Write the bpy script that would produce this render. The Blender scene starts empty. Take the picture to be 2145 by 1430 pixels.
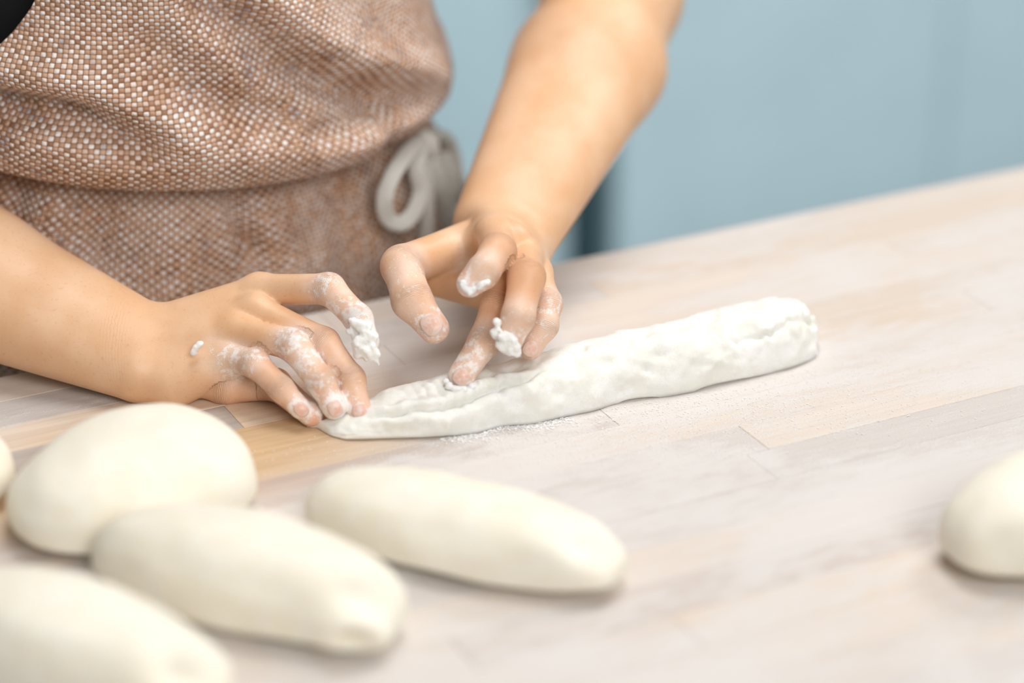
import bpy, math, random
import numpy as np
from mathutils import Vector, Matrix
random.seed(7); rng = np.random.default_rng(7)
SC = bpy.context.scene; COL = SC.collection

# ------------------------------------------------------------------ camera, world, lights, exposure
LENS = 85.0; FPX = LENS / 36.0 * 2145
PHI, TH, DIST = math.radians(25), math.radians(27.3), 1.69
FWD = np.array([math.sin(TH)*math.cos(PHI), math.cos(TH)*math.cos(PHI), -math.sin(PHI)])
RGT = np.array([math.cos(TH), -math.sin(TH), 0.0]); UPV = np.cross(RGT, FWD)
CAM = np.array([0, 0, .9]) - DIST*FWD
cam_d = bpy.data.cameras.new('camera'); cam = bpy.data.objects.new('camera', cam_d); COL.objects.link(cam)
cam_d.lens = LENS; cam_d.sensor_width = 36; cam_d.clip_start = .05
cam.matrix_world = Matrix(((RGT[0], UPV[0], -FWD[0], CAM[0]), (RGT[1], UPV[1], -FWD[1], CAM[1]), (RGT[2], UPV[2], -FWD[2], CAM[2]), (0, 0, 0, 1)))
cam_d.dof.use_dof = True; cam_d.dof.focus_distance = 1.595; cam_d.dof.aperture_fstop = 1.7
SC.camera = cam
w = bpy.data.worlds.new('world'); SC.world = w; w.use_nodes = True
w.node_tree.nodes['Background'].inputs[0].default_value = (.98, .99, 1, 1)
w.node_tree.nodes['Background'].inputs[1].default_value = .24
def area(name, loc, target, size, power, color):
    l = bpy.data.lights.new(name, 'AREA'); l.shape = 'RECTANGLE'; l.size, l.size_y = size; l.energy = power; l.color = color
    o = bpy.data.objects.new(name, l); COL.objects.link(o); o.location = loc
    o.rotation_euler = (Vector(target)-Vector(loc)).to_track_quat('-Z', 'Y').to_euler(); return o
area('ceiling_light', (.15, .0, 2.9), (-.05, .05, .9), (1.2, .9), 34, (1, .99, .98))
area('front_fill_light', (-.25, -2.7, 2.75), (-.05, .2, 1.0), (1.6, 1.2), 79, (1, 1, 1))  # added fill from the camera side to lift the apron; no window there
area('cabinet_fill_light', (1.9, .5, 2.9), (1.3, 1.4, .4), (1.2, 1.0), 54, (1, .99, .98))  # added lamp, only there to brighten the cabinet fronts behind the table
vs = SC.view_settings; vs.view_transform = 'Standard'; vs.look = 'None'; vs.exposure = -.5; vs.gamma = 1; vs.use_curve_mapping = False

# ------------------------------------------------------------------ helpers
def ray(x, y): return FWD + RGT*(x-1072.5)/FPX + UPV*(715-y)/FPX
def at(x, y, d): return CAM + ray(x, y)*d                       # point at a given distance
def on_z(x, y, z=.9): r = ray(x, y); return CAM + r*((z-CAM[2])/r[2])
def pxr(r, d): return r*d/FPX
def z1(zx, zy, d): return at(200+zx/3.25, 520+zy/3.25, d)
def z2(zx, zy, d): return at(740+zx/3.25, 420+zy/3.25, d)

def tag(o, label, cat, group=None):
    o['label'] = label; o['category'] = cat
    if group: o['group'] = group
    return o
def empty(name, loc=(0, 0, 0)):
    o = bpy.data.objects.new(name, None); COL.objects.link(o); o.location = loc; o.empty_display_size = .05; return o
def link(name, me, mat, parent=None):
    o = bpy.data.objects.new(name, me); COL.objects.link(o)
    if mat is not None and not me.materials: me.materials.append(mat)
    if parent is not None:
        o.parent = parent; o.matrix_parent_inverse = Matrix.Translation(parent.matrix_world.translation if False else parent_loc(parent)).inverted()
    return o
def parent_loc(p):
    v = Vector(p.location)
    while p.parent is not None: p = p.parent; v = v  # children keep world coordinates in their meshes
    return v
def mesh_np(name, V, Q, smooth=True, uv=None, attrs=None):
    V = np.asarray(V, np.float32); Q = np.asarray(Q, np.int32); n = Q.shape[1]
    me = bpy.data.meshes.new(name)
    me.vertices.add(len(V)); me.vertices.foreach_set('co', V.ravel())
    me.loops.add(Q.size); me.loops.foreach_set('vertex_index', Q.ravel())
    me.polygons.add(len(Q)); me.polygons.foreach_set('loop_start', np.arange(0, Q.size, n, dtype=np.int32))
    me.update(calc_edges=True)
    me.polygons.foreach_set('use_smooth', np.full(len(Q), smooth))
    if uv is not None:
        l = me.uv_layers.new(name='UVMap'); l.data.foreach_set('uv', np.asarray(uv, np.float32)[Q.ravel()].ravel())
    for k, a in (attrs or {}).items():
        at_ = me.attributes.new(k, 'FLOAT', 'POINT'); at_.data.foreach_set('value', np.asarray(a, np.float32))
    me.validate(); me.update(); return me
def grid_q(nu, nv, wrap_u=False):
    i = np.arange(nu if wrap_u else nu-1)[:, None]; j = np.arange(nv-1)[None]
    i2 = (i+1) % nu
    return np.stack([i*nv+j, i2*nv+j, i2*nv+j+1, i*nv+j+1], -1).reshape(-1, 4)
def box_me(name, lo, hi, bev=.0):
    import bmesh
    bm = bmesh.new(); bmesh.ops.create_cube(bm, size=1)
    for v in bm.verts: v.co = Vector([(lo[k]+hi[k])/2 + v.co[k]*(hi[k]-lo[k]) for k in range(3)])
    if bev: bmesh.ops.bevel(bm, geom=bm.edges[:], offset=bev, segments=1, affect='EDGES')
    me = bpy.data.meshes.new(name); bm.to_mesh(me); bm.free(); return me
def box(name, lo, hi, mat, parent=None, bev=0): return link(name, box_me(name, lo, hi, bev), mat, parent)

# smooth lattice noise for shapes
def vnoise(P, s, seed=0):
    P = np.asarray(P, np.float64)/s; i = np.floor(P).astype(np.int64); f = P-i; f = f*f*(3-2*f); out = 0
    for dx in (0, 1):
        for dy in (0, 1):
            for dz in (0, 1):
                h = ((i[:, 0]+dx)*374761393 + (i[:, 1]+dy)*668265263 + (i[:, 2]+dz)*2147483647 + seed*974711) & 0x7fffffff
                h = ((h ^ (h >> 13))*1274126177) & 0x7fffffff; h = ((h ^ (h >> 16)) & 0xffff)/65535.
                out = out + h*(f[:, 0] if dx else 1-f[:, 0])*(f[:, 1] if dy else 1-f[:, 1])*(f[:, 2] if dz else 1-f[:, 2])
    return out*2-1

# ---- signed-distance solids turned into one continuous mesh
def smin(a, b, k):
    h = np.clip(.5+.5*(b-a)/k, 0, 1); return b*(1-h)+a*h-k*h*(1-h)
def cone_d(P, a, b, ra, rb):
    ab = b-a; L = float(ab@ab)
    if L < 1e-12: return np.linalg.norm(P-a, axis=1)-ra
    t = np.clip((P-a)@ab/L, 0, 1); return np.linalg.norm(P-a-t[:, None]*ab, axis=1)-(ra+(rb-ra)*t)
def surface_nets(vol, lo, h):
    s = vol < 0; n = np.array(vol.shape)
    c = np.zeros(tuple(n-1), np.uint8)
    for d in np.ndindex(2, 2, 2): c += s[d[0]:n[0]-1+d[0], d[1]:n[1]-1+d[1], d[2]:n[2]-1+d[2]]
    idx = np.argwhere((c > 0) & (c < 8)); ids = np.full(tuple(n-1), -1, np.int32); ids[tuple(idx.T)] = np.arange(len(idx))
    acc = np.zeros((len(idx), 3)); cnt = np.zeros(len(idx))
    cor = list(np.ndindex(2, 2, 2)); val = {d: vol[tuple((idx+np.array(d)).T)] for d in cor}
    for d in cor:
        for ax in range(3):
            if d[ax]: continue
            e = list(d); e[ax] = 1; e = tuple(e); a, b = val[d], val[e]; m = (a < 0) != (b < 0)
            t = np.where(m, a/np.where(m, a-b, 1), 0); p = np.repeat(np.array(d, float)[None], len(idx), 0); p[:, ax] += t
            acc[m] += p[m]; cnt[m] += 1
    V = lo + (idx+acc/cnt[:, None])*h
    Q = []
    for ax in range(3):
        u, v = (ax+1) % 3, (ax+2) % 3
        sl0 = [slice(None)]*3; sl1 = [slice(None)]*3; sl0[ax] = slice(0, -1); sl1[ax] = slice(1, None)
        s0, s1 = s[tuple(sl0)], s[tuple(sl1)]; e = np.argwhere(s0 != s1)
        e = e[(e[:, u] > 0) & (e[:, v] > 0) & (e[:, u] < n[u]-1) & (e[:, v] < n[v]-1)]
        U = np.zeros(3, int); U[u] = 1; W = np.zeros(3, int); W[v] = 1
        q = np.stack([ids[tuple((e-U-W).T)], ids[tuple((e-W).T)], ids[tuple(e.T)], ids[tuple((e-U).T)]], 1)
        fl = ~s0[tuple(e.T)]; q[fl] = q[fl][:, ::-1]; Q.append(q)
    return V, np.concatenate(Q)
def sdf_mesh(f, lo, hi, h, B=20, slack=.012):
    lo = np.array(lo, float); nb = np.ceil((np.array(hi)-lo)/(B*h)).astype(int)
    bi = np.argwhere(np.ones(nb)); ctr = lo+(bi+.5)*B*h; dc = f(ctr); R = B*h*.87
    vol = np.full(tuple(nb*B+1), .05, np.float32)
    loc = np.stack(np.meshgrid(*[np.arange(B+1)]*3, indexing='ij'), -1).reshape(-1, 3)
    for b, c, d in zip(bi, ctr, dc):
        o = b*B; sl = tuple(slice(o[k], o[k]+B+1) for k in range(3))
        if abs(d) > R+slack: vol[sl] = np.sign(d)*.05 if d < 0 else np.minimum(vol[sl], .05) if False else (np.where(np.abs(vol[sl]) < .05, vol[sl], np.sign(d)*.05))
    for b, c, d in zip(bi, ctr, dc):
        if abs(d) <= R+slack:
            o = b*B; sl = tuple(slice(o[k], o[k]+B+1) for k in range(3))
            vol[sl] = f(lo+(o+loc)*h, c, R).reshape(B+1, B+1, B+1)
    V, Q = surface_nets(vol, lo, h)
    return V, Q
def relax(V, Q, it=2, lam=.5):
    for _ in range(it):
        acc = np.zeros_like(V); cnt = np.zeros(len(V))
        for a in range(4):
            for b in (1, 3):
                i, j = Q[:, a], Q[:, (a+b) % 4]
                for k in range(3): acc[:, k] += np.bincount(i, V[j, k], len(V))
                cnt += np.bincount(i, minlength=len(V))
        V = V+lam*(acc/np.maximum(cnt, 1)[:, None]-V)
    return V

# ------------------------------------------------------------------ materials
def new_mat(name):
    m = bpy.data.materials.new(name); m.use_nodes = True; nt = m.node_tree; return m, nt, nt.nodes['Principled BSDF']
def N(nt, typ, **kw):
    n = nt.nodes.new(typ)
    for k, v in kw.items():
        if k.startswith('i_'): n.inputs[int(k[2:]) if k[2:].isdigit() else k[2:]].default_value = v
        else: setattr(n, k, v)
    return n
def L(nt, a, b): nt.links.new(a, b)
def math_n(nt, op, a, b=None, c=None, clamp=False):
    n = N(nt, 'ShaderNodeMath', operation=op, use_clamp=clamp)
    for i, v in enumerate((a, b, c)):
        if v is None: continue
        if isinstance(v, (int, float)): n.inputs[i].default_value = v
        else: L(nt, v, n.inputs[i])
    return n.outputs[0]
def mix_c(nt, f, a, b, blend='MIX'):
    n = N(nt, 'ShaderNodeMix', data_type='RGBA', blend_type=blend)
    for i, v in ((0, f), (6, a), (7, b)):
        if isinstance(v, (int, float)): n.inputs[i].default_value = v
        elif isinstance(v, tuple): n.inputs[i].default_value = (*v, 1)
        else: L(nt, v, n.inputs[i])
    return n.outputs[2]
def noise(nt, vec, scale, detail=3, rough=.55, dist=0):
    n = N(nt, 'ShaderNodeTexNoise'); n.inputs['Scale'].default_value = scale; n.inputs['Detail'].default_value = detail
    n.inputs['Roughness'].default_value = rough; n.inputs['Distortion'].default_value = dist
    if vec is not None: L(nt, vec, n.inputs['Vector'])
    return n.outputs['Fac']
def step(nt, x, lo, hi):
    n = N(nt, 'ShaderNodeMapRange', interpolation_type='SMOOTHSTEP'); L(nt, x, n.inputs[0])
    n.inputs[1].default_value = lo; n.inputs[2].default_value = hi; return n.outputs[0]
def bump(nt, h, dist, strength=1, normal=None):
    n = N(nt, 'ShaderNodeBump'); n.inputs['Strength'].default_value = strength; n.inputs['Distance'].default_value = dist; L(nt, h, n.inputs['Height'])
    if normal is not None: L(nt, normal, n.inputs['Normal'])
    return n.outputs[0]
def attr(nt, name): n = N(nt, 'ShaderNodeAttribute', attribute_name=name); return n.outputs['Fac']
def pos(nt): return N(nt, 'ShaderNodeNewGeometry').outputs['Position']
def scaled(nt, v, s, rot=(0, 0, 0)):
    n = N(nt, 'ShaderNodeMapping'); n.inputs['Scale'].default_value = s; n.inputs['Rotation'].default_value = rot; L(nt, v, n.inputs['Vector']); return n.outputs[0]
def plain(name, col, rough=.6, metal=0):
    m, nt, b = new_mat(name); p = pos(nt); n = noise(nt, p, 9, 4)
    L(nt, mix_c(nt, n, tuple(c*.9 for c in col), tuple(min(1, c*1.06) for c in col)), b.inputs['Base Color'])
    b.inputs['Roughness'].default_value = rough; b.inputs['Metallic'].default_value = metal; return m
FLOUR = (.88, .865, .84)

def skin_material():
    m, nt, b = new_mat('skin'); p = pos(nt)
    base = mix_c(nt, step(nt, noise(nt, p, 26, 3), .3, .7), (.745, .44, .245), (.80, .52, .325))
    base = mix_c(nt, math_n(nt, 'MULTIPLY', step(nt, noise(nt, p, 420, 2), .55, .8), .35), base, (.58, .30, .13))
    base = mix_c(nt, math_n(nt, 'MULTIPLY', attr(nt, 'red'), .8, clamp=True), base, (.76, .31, .19))
    fl = attr(nt, 'flour')
    n1 = noise(nt, p, 190, 5, .65); n2 = noise(nt, p, 900, 3, .6)
    nn = math_n(nt, 'ADD', math_n(nt, 'MULTIPLY', n1, .72), math_n(nt, 'MULTIPLY', n2, .28))
    fm = step(nt, math_n(nt, 'ADD', nn, math_n(nt, 'MULTIPLY_ADD', fl, .66, -.42)), .36, .56)
    fm = math_n(nt, 'MULTIPLY', fm, step(nt, fl, .02, .2))
    film = math_n(nt, 'MULTIPLY', math_n(nt, 'MULTIPLY', fl, .80), math_n(nt, 'MULTIPLY_ADD', n2, .5, math_n(nt, 'MULTIPLY', step(nt, noise(nt, p, 75, 3), .25, .65), .62)))
    fm = math_n(nt, 'MAXIMUM', math_n(nt, 'MULTIPLY', fm, .9), film)
    L(nt, mix_c(nt, fm, base, (.92, .875, .84)), b.inputs['Base Color'])
    L(nt, math_n(nt, 'MULTIPLY_ADD', fm, .4, .42), b.inputs['Roughness'])
    b.inputs['Subsurface Weight'].default_value = .14; b.inputs['Subsurface Radius'].default_value = (1, .38, .2); b.inputs['Subsurface Scale'].default_value = .006
    b.inputs['Specular IOR Level'].default_value = .42
    js, jw = attr(nt, 'joint_s'), attr(nt, 'joint_w')
    wv = math_n(nt, 'SINE', math_n(nt, 'MULTIPLY_ADD', noise(nt, p, 260, 2), 5.0, math_n(nt, 'MULTIPLY', js, 2900)))
    wv = math_n(nt, 'MULTIPLY', math_n(nt, 'POWER', math_n(nt, 'ABSOLUTE', wv), .5), jw)
    vor = N(nt, 'ShaderNodeTexVoronoi', feature='DISTANCE_TO_EDGE'); vor.inputs['Scale'].default_value = 900; L(nt, p, vor.inputs['Vector'])
    nb = bump(nt, wv, .0006, .9)
    nb = bump(nt, vor.outputs['Distance'], .00012, .5, nb)
    nb = bump(nt, math_n(nt, 'MULTIPLY', fm, math_n(nt, 'ADD', n2, .6)), .0003, .55, nb)
    L(nt, nb, b.inputs['Normal']); return m
def nail_material():
    m, nt, b = new_mat('fingernail'); p = pos(nt)
    n = step(nt, noise(nt, p, 300, 4), .42, .62)
    edge = attr(nt, 'edge')
    f = math_n(nt, 'MAXIMUM', math_n(nt, 'MULTIPLY', n, .35), math_n(nt, 'MULTIPLY', edge, .8))
    L(nt, mix_c(nt, f, (.80, .47, .36), FLOUR), b.inputs['Base Color']); b.inputs['Roughness'].default_value = .38
    b.inputs['Subsurface Weight'].default_value = .2; b.inputs['Subsurface Scale'].default_value = .002; return m
def dough_material(name, col, var, dust=.8):
    m, nt, b = new_mat(name); p = pos(nt)
    n = noise(nt, p, 30, 4); n2 = noise(nt, p, 700, 3)
    c = mix_c(nt, step(nt, n, .3, .7), col, var)
    fl = step(nt, math_n(nt, 'MULTIPLY_ADD', n2, .35, noise(nt, p, 60, 5, .6)), .62, .86)
    L(nt, mix_c(nt, math_n(nt, 'MULTIPLY', fl, dust), c, (.90, .89, .865)), b.inputs['Base Color'])
    b.inputs['Roughness'].default_value = .62; b.inputs['Specular IOR Level'].default_value = .3
    b.inputs['Subsurface Weight'].default_value = .35; b.inputs['Subsurface Radius'].default_value = (1, .8, .5); b.inputs['Subsurface Scale'].default_value = .006
    nb = bump(nt, noise(nt, p, 75, 4, .5), .0016, .45); nb = bump(nt, n2, .0003, .5, nb)
    L(nt, nb, b.inputs['Normal']); return m
def weave_material(name, dark, mid, light, per=.0030):
    m, nt, b = new_mat(name); p = pos(nt); uv = N(nt, 'ShaderNodeUVMap', uv_map='UVMap').outputs[0]
    wob = N(nt, 'ShaderNodeTexNoise'); wob.inputs['Scale'].default_value = 120; L(nt, uv, wob.inputs['Vector'])
    add = N(nt, 'ShaderNodeVectorMath', operation='MULTIPLY_ADD'); L(nt, wob.outputs['Color'], add.inputs[0]); add.inputs[1].default_value = (.0012,)*3; L(nt, uv, add.inputs[2])
    s = N(nt, 'ShaderNodeSeparateXYZ'); L(nt, add.outputs[0], s.inputs[0]); k = math.pi/per
    su = math_n(nt, 'SINE', math_n(nt, 'MULTIPLY', s.outputs[0], k)); sv = math_n(nt, 'SINE', math_n(nt, 'MULTIPLY', s.outputs[1], k))
    pr = math_n(nt, 'MULTIPLY', su, sv); dots = math_n(nt, 'ABSOLUTE', pr)
    cell = N(nt, 'ShaderNodeTexWhiteNoise', noise_dimensions='2D')
    fl = N(nt, 'ShaderNodeVectorMath', operation='FLOOR'); sc = N(nt, 'ShaderNodeVectorMath', operation='SCALE'); L(nt, add.outputs[0], sc.inputs[0]); sc.inputs[3].default_value = 1/per
    L(nt, sc.outputs[0], fl.inputs[0]); L(nt, fl.outputs[0], cell.inputs['Vector'])
    big = noise(nt, p, 22, 4, .6); fine = noise(nt, scaled(nt, uv, (60, 900, 1)), 1, 2)
    lum = math_n(nt, 'ADD', math_n(nt, 'MULTIPLY_ADD', cell.outputs['Value'], .34, math_n(nt, 'MULTIPLY', big, .95)), math_n(nt, 'MULTIPLY', fine, .2))
    top = mix_c(nt, step(nt, lum, .42, 1.0), mid, light)
    top = mix_c(nt, step(nt, noise(nt, p, 55, 3), .55, .75), top, (.42, .40, .42), 'MIX') if name == 'linen' else top
    par = step(nt, pr, -.12, .12)
    warp = mix_c(nt, step(nt, lum, .35, 1.1), dark, mid)
    c = mix_c(nt, par, warp, top) if name == 'linen' else top
    c = mix_c(nt, step(nt, dots, .0, .30), dark, c)
    L(nt, c, b.inputs['Base Color']); b.inputs['Roughness'].default_value = .9; b.inputs['Specular IOR Level'].default_value = .15
    b.inputs['Sheen Weight'].default_value = .15
    L(nt, bump(nt, dots, .0012, .9), b.inputs['Normal']); return m
def wood_material(name, c1, c2, k):
    m, nt, b = new_mat(name); p = pos(nt)
    off = N(nt, 'ShaderNodeObjectInfo').outputs['Random']
    sh = N(nt, 'ShaderNodeVectorMath', operation='ADD'); L(nt, p, sh.inputs[0]); cb = N(nt, 'ShaderNodeCombineXYZ'); L(nt, math_n(nt, 'MULTIPLY', off, 7.0), cb.inputs[0]); L(nt, math_n(nt, 'MULTIPLY', off, 3.0), cb.inputs[1]); L(nt, cb.outputs[0], sh.inputs[1])
    g = noise(nt, scaled(nt, sh.outputs[0], (5, 85, 40)), 1, 5, .6, .4); g2 = noise(nt, scaled(nt, sh.outputs[0], (14, 420, 100)), 1, 3)
    c = mix_c(nt, step(nt, g, .35, .68), c1, c2); c = mix_c(nt, math_n(nt, 'MULTIPLY', step(nt, g2, .5, .75), .4), c, tuple(x*.62 for x in c1))
    tone = N(nt, 'ShaderNodeHueSaturation'); L(nt, c, tone.inputs['Color']); L(nt, math_n(nt, 'MULTIPLY_ADD', off, .26, .88), tone.inputs['Value'])
    # flour dusted over the board: rubbed along the grain, thin where the arm swept it clean
    sp = N(nt, 'ShaderNodeSeparateXYZ'); L(nt, p, sp.inputs[0])
    f1 = noise(nt, scaled(nt, p, (5, 13, 5), (0, 0, .12)), 1, 5, .6, .6); f2 = noise(nt, scaled(nt, p, (38, 130, 60)), 1, 5, .65); f3 = noise(nt, p, 650, 3, .6)
    f = math_n(nt, 'ADD', math_n(nt, 'MULTIPLY', f1, .95), math_n(nt, 'MULTIPLY_ADD', f2, .5, math_n(nt, 'MULTIPLY', f3, .3)))
    swept = N(nt, 'ShaderNodeVectorMath', operation='DISTANCE'); L(nt, scaled(nt, p, (1, 1.9, 0)), swept.inputs[0]); swept.inputs[1].default_value = (-.27, -.035*1.9, 0)
    bare = step(nt, math_n(nt, 'MULTIPLY_ADD', f1, .10, swept.outputs['Value']), .27, .12)
    f = math_n(nt, 'SUBTRACT', f, math_n(nt, 'MULTIPLY_ADD', bare, .62, math_n(nt, 'MULTIPLY', step(nt, sp.outputs[1], .0, .09), .13)))
    fm = math_n(nt, 'MULTIPLY', step(nt, f, .44, .96), .93)
    fm = math_n(nt, 'MAXIMUM', fm, math_n(nt, 'MULTIPLY_ADD', bare, -.54, .64))
    L(nt, mix_c(nt, fm, tone.outputs[0], (.70, .665, .635)), b.inputs['Base Color'])
    b.inputs['Roughness'].default_value = .62; b.inputs['Specular IOR Level'].default_value = .3
    nb = bump(nt, math_n(nt, 'MULTIPLY', fm, math_n(nt, 'ADD', f3, f2)), .0008, .6); L(nt, bump(nt, g2, .0003, .4, nb), b.inputs['Normal']); return m
SKIN = skin_material(); NAIL = nail_material()
DOUGH = dough_material('dough', (.80, .785, .715), (.83, .82, .77)); DOUGH2 = dough_material('loaf_dough', (.86, .80, .66), (.88, .83, .71), .2)
PASTE = dough_material('sticky_dough', (.86, .84, .79), (.88, .87, .84))
LINEN = weave_material('linen', (.25, .11, .05), (.72, .45, .30), (.97, .91, .86))
TAPE = weave_material('cotton_tape', (.84, .80, .70), (.90, .87, .79), (.94, .92, .87), .0012)
SHIRT = plain('black_shirt', (.006, .006, .007), .9); TROUSER = plain('dark_trousers', (.03, .035, .05), .9)
WOODS = [wood_material('maple_wood', (.61, .44, .30), (.70, .54, .39), 0), wood_material('honey_wood', (.62, .38, .17), (.72, .49, .27), 1),
         wood_material('brown_wood', (.34, .19, .105), (.47, .29, .17), 2), wood_material('grey_wood', (.44, .37, .32), (.54, .46, .40), 3)]
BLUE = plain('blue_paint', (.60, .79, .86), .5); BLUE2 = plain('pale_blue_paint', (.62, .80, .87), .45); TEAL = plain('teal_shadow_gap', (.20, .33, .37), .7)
STEEL = plain('steel', (.32, .34, .32), .35, .8); FLOORM = plain('floor_concrete', (.36, .45, .47), .6)

# ------------------------------------------------------------------ the setting
o = box('floor', (-4, -3, -.05), (6, 4.2, 0), FLOORM); o['kind'] = 'structure'
o = box('wall_back', (-4, 4.0, 0), (6, 4.15, 3.0), BLUE); o['kind'] = 'structure'
def cabinet(x0, x1, y0, y1, z1_, label, splits, mat):
    e = empty('storage_cabinet', ((x0+x1)/2, y1, 0)); tag(e, label, 'cabinet', 'pale blue cabinets along the back')
    def part(n, lo, hi, m, bev=.0): return link(n, box_me(n, lo, hi, bev), m, e)
    part('plinth', (x0+.02, y0+.05, 0), (x1-.02, y1, .08), TEAL)
    part('body', (x0, y0+.02, .08), (x1, y1, z1_), TEAL)
    part('top', (x0-.01, y0-.02, z1_), (x1+.01, y1, z1_+.03), BLUE2)
    xs = np.linspace(x0, x1, splits+1)
    for a, b in zip(xs[:-1], xs[1:]):
        d = part('door', (a+.002, y0-.002, .095), (b-.002, y0+.022, z1_-.012), mat, .004)
        h = link('handle', box_me('handle', (b-.05, y0-.03, z1_-.20), (b-.035, y0-.004, z1_-.06), .003), STEEL, d)
    return e
cabinet(-.9, .80, 1.38, 1.95, .86, 'long pale blue cabinet with doors behind the baker', 2, BLUE)
cabinet(.875, 2.0, 1.38, 1.95, .86, 'pale blue two door cabinet beyond the bare end of the table', 2, BLUE2)
cabinet(2.02, 3.6, 1.38, 1.95, .86, 'pale blue cabinet at the far end of the cabinet row', 2, BLUE)

# ------------------------------------------------------------------ worktable of edge-glued boards
EDGE_Y, NEAR_Y = .1085, -.62
TX0, TX1 = -1.1, 1.5
table = empty('worktable', (.2, -.25, 0)); tag(table, 'large wooden worktable of narrow boards dusted with flour', 'table')
row_w = .0365; nrow = int(round((EDGE_Y-NEAR_Y)/row_w)); row_w = (EDGE_Y-NEAR_Y)/nrow
prng = random.Random(4); shared = {}
for r in range(nrow):
    y0 = NEAR_Y+r*row_w; x = TX0-prng.random()*.35
    while x < TX1:
        ln = prng.choice([.42, .55, .68]); xa, xb = max(x, TX0), min(x+ln, TX1); x += ln
        if xb-xa < .02: continue
        wi = prng.choices([0, 1, 2, 3], [6, 3, 1.2, 1.2])[0]
        if r >= nrow-6 and xb < -.05: wi = prng.choice([1, 2, 0, 3, 2])
        key = (round(xb-xa, 4), wi)
        if key not in shared:
            me = box_me('plank', (0, .0001, -.04), (xb-xa-.0002, row_w-.0001, 0), .0003); me.materials.append(WOODS[wi]); shared[key] = me
        pl = bpy.data.objects.new('plank', shared[key]); COL.objects.link(pl); pl.parent = table
        pl.location = Vector((xa, y0, .9-prng.random()*.0003))-Vector(table.location)
UNDER = plain('table_frame_wood', (.40, .27, .17), .6)
for y0, y1 in ((NEAR_Y+.05, NEAR_Y+.075), (EDGE_Y-.075, EDGE_Y-.05)): box('rail', (TX0+.1, y0, .77), (TX1-.1, y1, .86), UNDER, table, .002)
for x0 in (TX0+.08, TX1-.16):
    for y0 in (NEAR_Y+.05, EDGE_Y-.13): box('leg', (x0, y0, 0), (x0+.08, y0+.08, .86), UNDER, table, .004)

# ------------------------------------------------------------------ the baker
person = empty('person', (-.16, .29, 0))
tag(person, 'baker in a woven brown apron and black shirt shaping dough with both hands', 'person')

class Limb:                                    # arm + hand as one solid
    def __init__(s): s.palm = []; s.fing = {}; s.web = {'thumb': .0035}
    def add(s, a, b, ra, rb, k=.012): s.palm.append((np.array(a), np.array(b), ra, rb, k))
    def finger(s, name, pts, knuckle=1.03):
        s.fing[name] = [(np.array(p), r) for p, r in pts]
    def __call__(s, P, c=None, R=None):
        d = None
        for a, b, ra, rb, k in s.palm:
            if c is not None and cone_d(c[None], a, b, ra, rb)[0] > R*1.05+.03: continue
            e = cone_d(P, a, b, ra, rb); d = e if d is None else smin(d, e, k)
        if d is None: d = np.full(len(P), .08)
        out = d
        for name, pts in s.fing.items():
            f = None
            for (a, ra), (b, rb) in zip(pts[:-1], pts[1:]):
                if c is not None and cone_d(c[None], a, b, ra, rb)[0] > R*1.05+.02: continue
                m = (a+b)/2+0; rm = (ra+rb)/2*.965
                e = np.minimum(cone_d(P, a, m, ra, rm), cone_d(P, m, b, rm, rb)); f = e if f is None else smin(f, e, .004)
            if f is not None: out = np.minimum(out, smin(d, f, s.web.get(name, .0075)))
        return out
    def bounds(s):
        pts = [q for a, b, ra, rb, k in s.palm for q in ((a, ra), (b, rb))]+[q for f in s.fing.values() for q in f]
        lo = np.min([p-r for p, r in pts], 0)-.012; hi = np.max([p+r for p, r in pts], 0)+.012; return lo, hi

def px_fing(zf, rows): return [(zf(x, y, d), pxr(r*1.055, d)) for x, y, r, d in rows]
# --- right hand (thumb tucked under, fingers pinching the tongue of dough)
RH = Limb()
Wr = [z1(330, 560, 1.625), z1(265, 850, 1.600)]                # wrist, thumb side / little-finger side
El = at(-400, 400, 1.70)
Fr = [at(-70, 510, 1.665), at(-80, 645, 1.63)]
RH.add(Fr[0], Wr[0], .031, .0185, .02); RH.add(Fr[1], Wr[1], .029, .0175, .024); RH.add((Fr[0]+Fr[1])/2, (Wr[0]+Wr[1])/2, .034, .020, .024)
RH.add(El, (Fr[0]+Fr[1])/2, .043, .040, .03)
ShR = np.array([-.37, .33, 1.40]); RH.add(El, ShR, .044, .055, .03)
mc = dict(i=(z1(1115, 285, 1.620), 33), m=(z1(1090, 420, 1.606), 32), r=(z1(950, 560, 1.598), 31), p=(z1(850, 735, 1.596), 28))
car = dict(i=z1(470, 545, 1.622), m=z1(420, 640, 1.612), r=z1(370, 740, 1.606), p=z1(330, 860, 1.600))
for k in 'imrp': RH.add(car[k], mc[k][0], .0165, pxr(mc[k][1], 1.6), .008)
RH.add(z1(530, 925, 1.600), z1(920, 800, 1.594), .0165, .0090, .010)               # heel of the hand
RH.add(z1(500, 760, 1.622), z1(860, 800, 1.612), .017, .014, .012)
RH.finger('index', px_fing(z1, [(1115, 285, 33, 1.620), (1590, 275, 31, 1.592), (1790, 480, 28, 1.577), (1855, 640, 24, 1.573)]))
RH.finger('middle', px_fing(z1, [(1090, 420, 32, 1.606), (1555, 645, 31, 1.586), (1740, 890, 28, 1.571), (1800, 1110, 24.5, 1.5645)]))
RH.finger('ring', px_fing(z1, [(950, 560, 31, 1.598), (1345, 655, 32, 1.574), (1540, 910, 29, 1.563), (1625, 1080, 25.5, 1.561)]))
RH.finger('little', px_fing(z1, [(850, 735, 28, 1.596), (1080, 780, 28, 1.576), (1265, 955, 25, 1.567), (1395, 1090, 22, 1.564)]))
RH.finger('thumb', px_fing(z1, [(600, 850, 40, 1.612), (880, 950, 32, 1.604), (1225, 925, 31, 1.602), (1470, 1130, 25, 1.569)]))
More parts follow.
